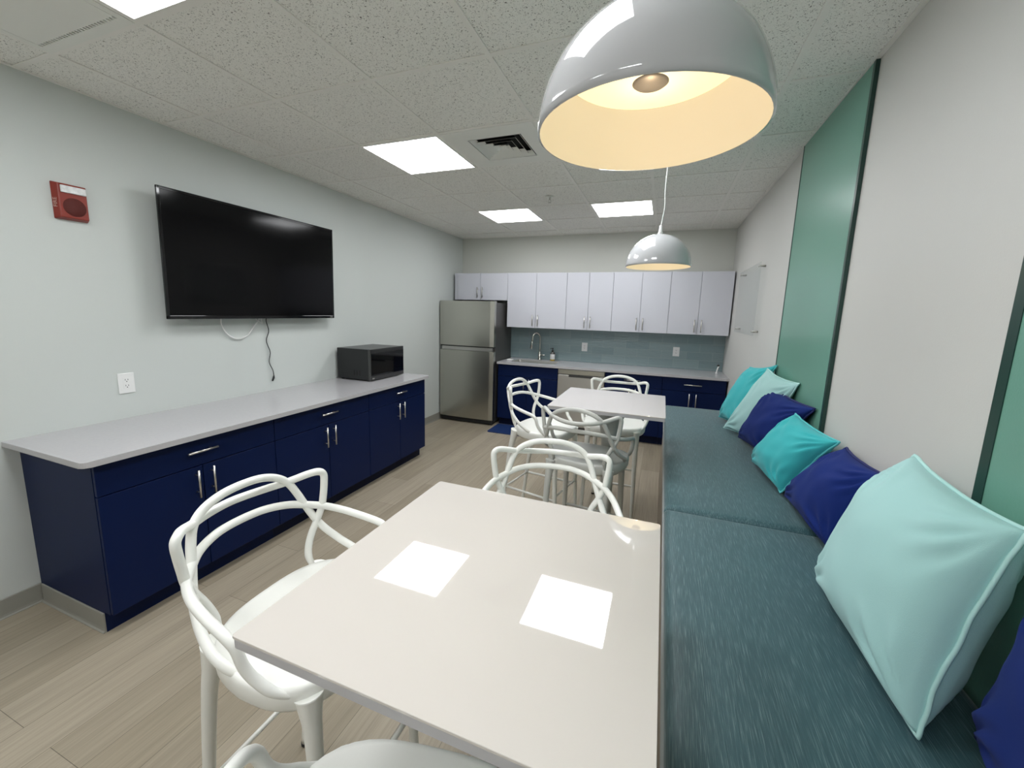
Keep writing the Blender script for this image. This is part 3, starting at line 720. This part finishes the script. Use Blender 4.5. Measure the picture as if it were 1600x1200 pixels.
# ------------------------------------------------------------------ tables
def table(x0, x1, y0, y1, label, po=0.0):
    cx, cy = (x0 + x1) / 2, (y0 + y1) / 2
    t = thing('bar_table', label, 'table', (cx, cy, 0), group='square white bar tables')
    tp = obj('tabletop', prism(B(), rrect(x0, x1, y0, y1, 0.006, 3), TZ - 0.005, TZ, 0.001), M['table'], t)
    obj('shaded_edge', prism(B(), rrect(x0 + 0.0015, x1 - 0.0015, y0 + 0.0015, y1 - 0.0015, 0.006, 3), TZ - 0.022, TZ - 0.0048), M['table_edge'], tp)
    pf = [(0.235, 0.0), (0.24, 0.006), (0.225, 0.012), (0.15, 0.028), (0.085, 0.06), (0.055, 0.13), (0.043, 0.25), (0.040, 0.45), (0.043, 0.65), (0.052, 0.80), (0.075, 0.91), (0.11, 0.985), (0.145, TZ - 0.022)]
    obj('pedestal', lathe(B(), pf, cx, cy + po, 40, True, True), M['pedestal'], t)
    return t
table(2.337, 2.979, 0.385, 1.042, 'glossy white square bar table in front, near the large pale pillow')
table(2.360, 2.996, 2.205, 2.838, 'glossy white square bar table at the back, before the kitchen counter', 0.075)

# ------------------------------------------------------------------ stools
def mirror(half):
    return [(-x, y, z) for x, y, z in half[:0:-1]] + list(half)
LA = [(0, -.316, 1.009), (.075, -.298, 1.012), (.141, -.258, 1.022), (.185, -.221, 1.037), (.207, -.198, 1.0415), (.2195, -.190, 1.029), (.2185, -.188, 1.0), (.213, -.188, .96), (.206, -.190, .922), (.189, -.196, .88), (.168, -.2, .84), (.152, -.198, .80), (.147, -.19, .77), (.152, -.172, .735)]
LB = [(0, -.265, 1.070), (.06, -.266, 1.064), (.11, -.264, 1.045), (.141, -.256, 1.017), (.158, -.242, .98), (.171, -.224, .938), (.186, -.204, .893), (.201, -.176, .853), (.218, -.13, .815), (.229, -.075, .785), (.220, -.03, .756), (.203, 0.0, .737)]
LC = [(0, -.283, .959), (.07, -.275, .958), (.13, -.252, .950), (.171, -.222, .938), (.208, -.184, .925), (.232, -.13, .912), (.246, -.06, .898), (.252, -.008, .888), (.2535, .015, .880), (.251, .032, .862), (.246, .045, .82), (.237, .065, .787), (.222, .098, .755), (.195, .130, .732)]
def seat_r(th):
    c, s = math.cos(th), math.sin(th)
    n = 3.0
    w = 0.232 - 0.030 * max(0, -s) ; d = 0.19 if s >= 0 else 0.206
    return (abs(c / w) ** n + abs(s / d) ** n) ** (-1 / n)
def seat_bm():
    bm = B(); seg = 56
    prof = [(0.12, .750), (0.35, .750), (0.6, .7515), (0.8, .755), (0.92, .7595), (0.975, .7600), (1.0, .752), (1.008, .738), (1.0, .722), (0.965, .709), (0.9, .704), (0.6, .708), (0.2, .710)]
    rings = []
    for f, z in prof:
        ring = []
        for k in range(seg):
            th = 2 * PI * k / seg; r = seat_r(th) * f
            x, y = r * math.cos(th), r * math.sin(th)
            zz = z - (0.010 * max(0, y / 0.2) ** 2 * min(1, f))
            if f >= .96 and z < .725: zz -= 0.012
            ring.append(bm.verts.new((x, y, zz)))
        rings.append(ring)
    for a, b in zip(rings, rings[1:]):
        for k in range(seg):
            f = bm.faces.new((a[k], a[(k + 1) % seg], b[(k + 1) % seg], b[k])); f.smooth = True
    for f in (bm.faces.new(rings[0][::-1]), bm.faces.new(rings[-1])): f.smooth = True
    return bm
def leg_bm(sx, rear):
    if rear: P = [(sx * .165, -.172, .735), (sx * .168, -.190, .66), (sx * .169, -.212, .55), (sx * .168, -.245, .30), (sx * .167, -.278, .012)]
    else: P = [(sx * .172, .140, .725), (sx * .175, .148, .66), (sx * .178, .156, .55), (sx * .184, .168, .30), (sx * .190, .182, .012)]
    R = [.033, .0215, .0178, .015, .012]
    Q = spline(P, 6); r = []
    for i in range(len(Q)):
        u = i / 6; k = min(int(u), 3); r.append(R[k] + (R[k + 1] - R[k]) * (u - k))
    return tube(B(), Q, r, 18)
def foot_bm(sx, rear):
    x, y = (sx * .167, -.2785) if rear else (sx * .190, .1822)
    return lathe(B(), [(.012, 0), (.0135, .002), (.0135, .0125)], x, y, 16, True, True)
def stool(label, m, loc, deg):
    t = thing('bar_stool', label, 'stool', loc, math.radians(deg), 'bar stools with looping open backs')
    t['_base'] = (0, 0, 0)
    obj('seat', seat_bm(), m, t)
    for nm, half in (('back_loop', LA), ('back_arch', LB), ('arm_loop', LC)):
        pl = spline(mirror(half), 7); n_ = len(pl)
        obj(nm, tube(B(), pl, [0.0114 - 0.0055 * max(0, 1 - min(i, n_ - 1 - i) / 9) for i in range(n_)], 14), m, t)
    for rear in (True, False):
        for sx in (-1, 1):
            l = obj('leg', leg_bm(sx, rear), m, t)
            obj('foot_glide', foot_bm(sx, rear), M['rubber'], l)
    def rail(p, q):
        return obj('footrest_rail', tube(B(), [p, q], 0.0095, 4, True), m, t)
    z = .285
    rail((-.168, -.242, z), (.168, -.242, z)); rail((-.185, .168, z + .03), (.185, .168, z + .03))
    for sx in (-1, 1): rail((sx * .168, -.238, z), (sx * .185, .168, z + 0.0))
    return t
proto = stool('white stool at the left side of the near table, its back toward the navy cabinets', M['stool'], (2.131, 0.753, 0), -89.7)

def dup(root, loc, deg, label, m=None):
    r = root.copy(); COL.objects.link(r); r.location = loc; r.rotation_euler = (0, 0, math.radians(deg)); r['label'] = label
    for ch in list(root.children):
        c = ch.copy(); COL.objects.link(c); c.parent = r
        if m:
            c.data = ch.data.copy(); c.data.materials[0] = m
        for g in list(ch.children):
            d = g.copy(); COL.objects.link(d); d.parent = c
    return r
dup(proto, (2.624, 1.257, 0), 192.1, 'white stool between the two tables, its back loops above the near table\'s far edge')
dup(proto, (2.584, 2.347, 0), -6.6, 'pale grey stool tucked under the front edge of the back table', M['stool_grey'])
dup(proto, (2.209, 2.801, 0), -100.8, 'white stool at the left side of the back table, beside the blue floor mat')
dup(proto, (2.648, 3.167, 0), 179.9, 'white stool behind the back table, facing the camera')
dup(proto, (2.643, 0.387, 0), 10, 'white stool before the near table, cut off so only seat and arm show')

# ------------------------------------------------------------------ bench
def bench(y0, y1, label):
    x0, x1 = 3.013, W - 0.017
    t = thing('upholstered_bench', label, 'bench', ((x0 + x1) / 2, (y0 + y1) / 2, 0), group='teal bench units along the right wall')
    obj('base', box(B(), x0 + 0.012, x1, y0 + 0.004, y1 - 0.004, 0.0, BZ - 0.12), M['benchbase'], t)
    bm = B(); nx, ny = 26, 60
    # rounded-edge cushion: grid top with rolled rim
    r = 0.035
    def prof(u):   # distance from edge -> drop
        return 0 if u >= r else r - math.sqrt(max(0, r * r - (r - u) ** 2))
    def axis(a, b, n):
        L = b - a; pts = [a + r * (1 - math.cos(PI / 2 * i / 6)) for i in range(6)] + [a + r + (L - 2 * r) * i / n for i in range(n + 1)] + [b - r * (1 - math.cos(PI / 2 * i / 6)) for i in range(5, -1, -1)]
        return pts
    ax = axis(x0, x1, nx); ay = axis(y0 + 0.0015, y1 - 0.0015, ny)
    G = []
    for x in ax:
        row = []
        for y in ay:
            u = min(x - x0, x1 - x); v = min(y - y0 - 0.0015, y1 - 0.0015 - y)
            z = BZ - max(prof(u), prof(v))
            z += 0.004 * min(1, u / 0.15) * min(1, v / 0.15) + 0.0015 * noise.noise(Vector((x * 3, y * 2, 1)))
            row.append(bm.verts.new((x, y, z)))
        G.append(row)
    for i in range(len(ax) - 1):
        for j in range(len(ay) - 1):
            f = bm.faces.new((G[i][j], G[i + 1][j], G[i + 1][j + 1], G[i][j + 1])); f.smooth = True
    rim = [G[i][0] for i in range(len(ax))] + [G[-1][j] for j in range(1, len(ay))] + [G[i][-1] for i in range(len(ax) - 2, -1, -1)] + [G[0][j] for j in range(len(ay) - 2, 0, -1)]
    lo = [bm.verts.new((v.co.x, v.co.y, BZ - 0.12)) for v in rim]
    for i in range(len(rim)):
        k = (i + 1) % len(rim); bm.faces.new((rim[i], rim[k], lo[k], lo[i]))
    bm.faces.new(lo)
    obj('seat_cushion', bm, M['bench'], t)
    return t
bench(1.812, 4.02, 'far unit of the teal upholstered bench, behind the seam')
bench(-0.45, 1.808, 'near unit of the teal upholstered bench, in the foreground')

# ------------------------------------------------------------------ pillows
def pillow(label, BL, BR, TL, TR, m, mp, T=0.085, back=0.6, seed=0, pinch=0.075, name='throw_pillow'):
    BL, BR, TL, TR = map(Vector, (BL, BR, TL, TR))
    c = (BL + BR + TL + TR) / 4; base = Vector((c.x, c.y, min(BL.z, BR.z)))
    w = ((BR - BL) + (TR - TL)).normalized(); h = ((TL - BL) + (TR - BR)).normalized()
    n = w.cross(h).normalized()
    if n.x > 0: n = -n              # front faces the room
    t = thing(name, label, 'pillow', tuple(base), group='throw pillows along the bench')
    N = 44
    def pos(u, v):
        uu = u * (1 - pinch * (1 - v * v) * abs(u) ** 1.5); vv = v * (1 - pinch * (1 - u * u) * abs(v) ** 1.5)
        a, b = (uu + 1) / 2, (vv + 1) / 2
        return BL * (1 - a) * (1 - b) + BR * a * (1 - b) + TL * (1 - a) * b + TR * a * b
    def hgt(u, v, s):
        e = max(0, (1 - u * u)) * max(0, (1 - v * v))
        d = T * (e ** 0.42) * (0.93 + 0.12 * noise.noise(Vector((u * 1.3 + seed, v * 1.3, s))))
        wr = 0
        for k, (cu, cv) in enumerate(((-1, -1), (1, -1), (-1, 1), (1, 1))):
            du, dv = u - cu, v - cv; r = math.hypot(du, dv)
            if r < 1.15 and r > 1e-6:
                an = math.atan2(dv, du)
                wr += 0.0075 * math.sin(an * 15 + seed * 2 + k * 1.7 + 3 * r + 2.2 * noise.noise(Vector((u * 2 + seed, v * 2, k)))) * math.exp(-((r - 0.42) / 0.32) ** 2)
        wr += 0.006 * noise.noise(Vector((u * 2.6 + seed * 3, v * 2.6, 5 + s)))
        return d + wr * min(1, e * 5)
    bm = B(); F = {}; K = {}
    def warp(i): a = -1 + 2 * i / N; return math.sin(a * PI / 2) * 0.55 + a * 0.45
    for i in range(N + 1):
        for j in range(N + 1):
            u, v = warp(i), warp(j); p = pos(u, v)
            if i in (0, N) or j in (0, N): F[i, j] = K[i, j] = bm.verts.new(p)
            else:
                pf = p + n * hgt(u, v, 0); pb = p - n * hgt(u, v, 9) * back
                pf.z = max(pf.z, BZ + 0.006); pb.z = max(pb.z, BZ + 0.006); pb.x = min(pb.x, W - 0.019)
                F[i, j] = bm.verts.new(pf); K[i, j] = bm.verts.new(pb)
    for i in range(N):
        for j in range(N):
            f = bm.faces.new((F[i, j], F[i + 1, j], F[i + 1, j + 1], F[i, j + 1])); f.smooth = True
            f = bm.faces.new((K[i, j], K[i, j + 1], K[i + 1, j + 1], K[i + 1, j])); f.smooth = True
    cov = obj('cover', bm, m, t)
    loop = [(i, 0) for i in range(N)] + [(N, j) for j in range(N)] + [(i, N) for i in range(N, 0, -1)] + [(0, j) for j in range(N, 0, -1)]
    pts = []
    for k, (i, j) in enumerate(loop):
        u, v = warp(i), warp(j); p = pos(u, v)
        s = 0.007 * noise.noise(Vector((k * 0.16 + seed * 9, seed, 0.3)))
        q = p + (p - c).normalized() * 0.003 + n * s
        q.x = min(q.x, W - 0.02); q.z = max(q.z, BZ + 0.006)
        pts.append(q)
    obj('piping', tube(B(), pts, 0.0045, 8, closed=True), mp, t)
    return t
A_, T_, N_ = (M['aqua'], M['piping_aqua']), (M['teal'], M['piping_teal']), (M['navyp'], M['piping_navy'])
pillow('turquoise pillow farthest along the bench, behind the pale aqua one', (3.435, 3.644, .772), (3.52, 3.24, .775), (3.60, 3.58, 1.197), (3.662, 3.10, 1.272), *T_, seed=1)
pillow('pale aqua pillow second from the far end, against the sea-green panel', (3.424, 3.287, .772), (3.60, 2.88, .775), (3.62, 3.118, 1.241), (3.664, 2.61, 1.227), *A_, seed=2, T=0.07)
pillow('navy pillow leaning before the sea-green panel, between aqua and turquoise ones', (3.486, 3.06, .772), (3.565, 2.62, .775), (3.605, 2.87, 1.156), (3.664, 2.32, 1.15), *N_, seed=3, T=0.085)
pillow('turquoise pillow with pale piping between the two navy ones mid bench', (3.483, 2.568, .772), (3.523, 2.134, .775), (3.60, 2.367, 1.105), (3.656, 1.98, 1.083), *T_, seed=4, T=0.10)
pillow('navy pillow just behind the large pale aqua pillow', (3.534, 2.11, .772), (3.56, 1.633, .772), (3.66, 1.918, 1.077), (3.625, 1.53, 1.105), *N_, seed=5, T=0.095)
pillow('turquoise pillow almost hidden behind the large pale aqua pillow', (3.555, 1.60, .775), (3.60, 1.34, .775), (3.65, 1.57, 1.05), (3.655, 1.30, 1.05), *T_, seed=6, T=0.05, back=0.4)
pillow('large pale aqua pillow with piping in the right foreground', (3.462, 1.427, .772), (3.475, 0.931, .772), (3.615, 1.39, 1.215), (3.627, 1.03, 1.186), *A_, seed=7, T=0.135, back=0.85)
pillow('navy pillow at the bottom right corner, cut by the frame', (3.585, 0.965, .772), (3.50, 0.52, .772), (3.65, 0.965, 1.16), (3.63, 0.52, 1.16), *N_, seed=8, T=0.085)

# ------------------------------------------------------------------ camera, world, view
f, yaw, pit, roll, PX, PY = 632.844, 0.3611, 1.4155, 0.0279, 792.853, 585.615
cam = bpy.data.cameras.new('camera'); co = bpy.data.objects.new('camera', cam); COL.objects.link(co)
cam.sensor_fit = 'HORIZONTAL'; cam.sensor_width = 36.0; cam.lens = f / 1600 * 36.0
cam.shift_x = (800 - PX) / 1600; cam.shift_y = -(600 - PY) / 1600
cam.clip_start = 0.02; cam.clip_end = 60
R = Matrix.Rotation(yaw, 4, 'Z') @ Matrix.Rotation(pit, 4, 'X') @ Matrix.Rotation(roll, 4, 'Z')
co.matrix_world = Matrix.Translation((2.944, 0.0, 1.575)) @ R
S.camera = co
w = bpy.data.worlds.new('world'); S.world = w; w.use_nodes = True
w.node_tree.nodes['Background'].inputs['Color'].default_value = (0.8, 0.85, 0.9, 1); w.node_tree.nodes['Background'].inputs['Strength'].default_value = 0.05
for o in list(bpy.data.objects):
    if '_base' in o: del o['_base']
S.view_settings.view_transform = 'Standard'; S.view_settings.look = 'None'; S.view_settings.gamma = 1.0
S.view_settings.exposure = 0.08; S.view_settings.use_curve_mapping = False
S.cycles.max_bounces = 10; S.cycles.diffuse_bounces = 6; S.cycles.glossy_bounces = 5; S.cycles.transmission_bounces = 8
S.cycles.caustics_reflective = False; S.cycles.caustics_refractive = False
S.cycles.use_denoising = True
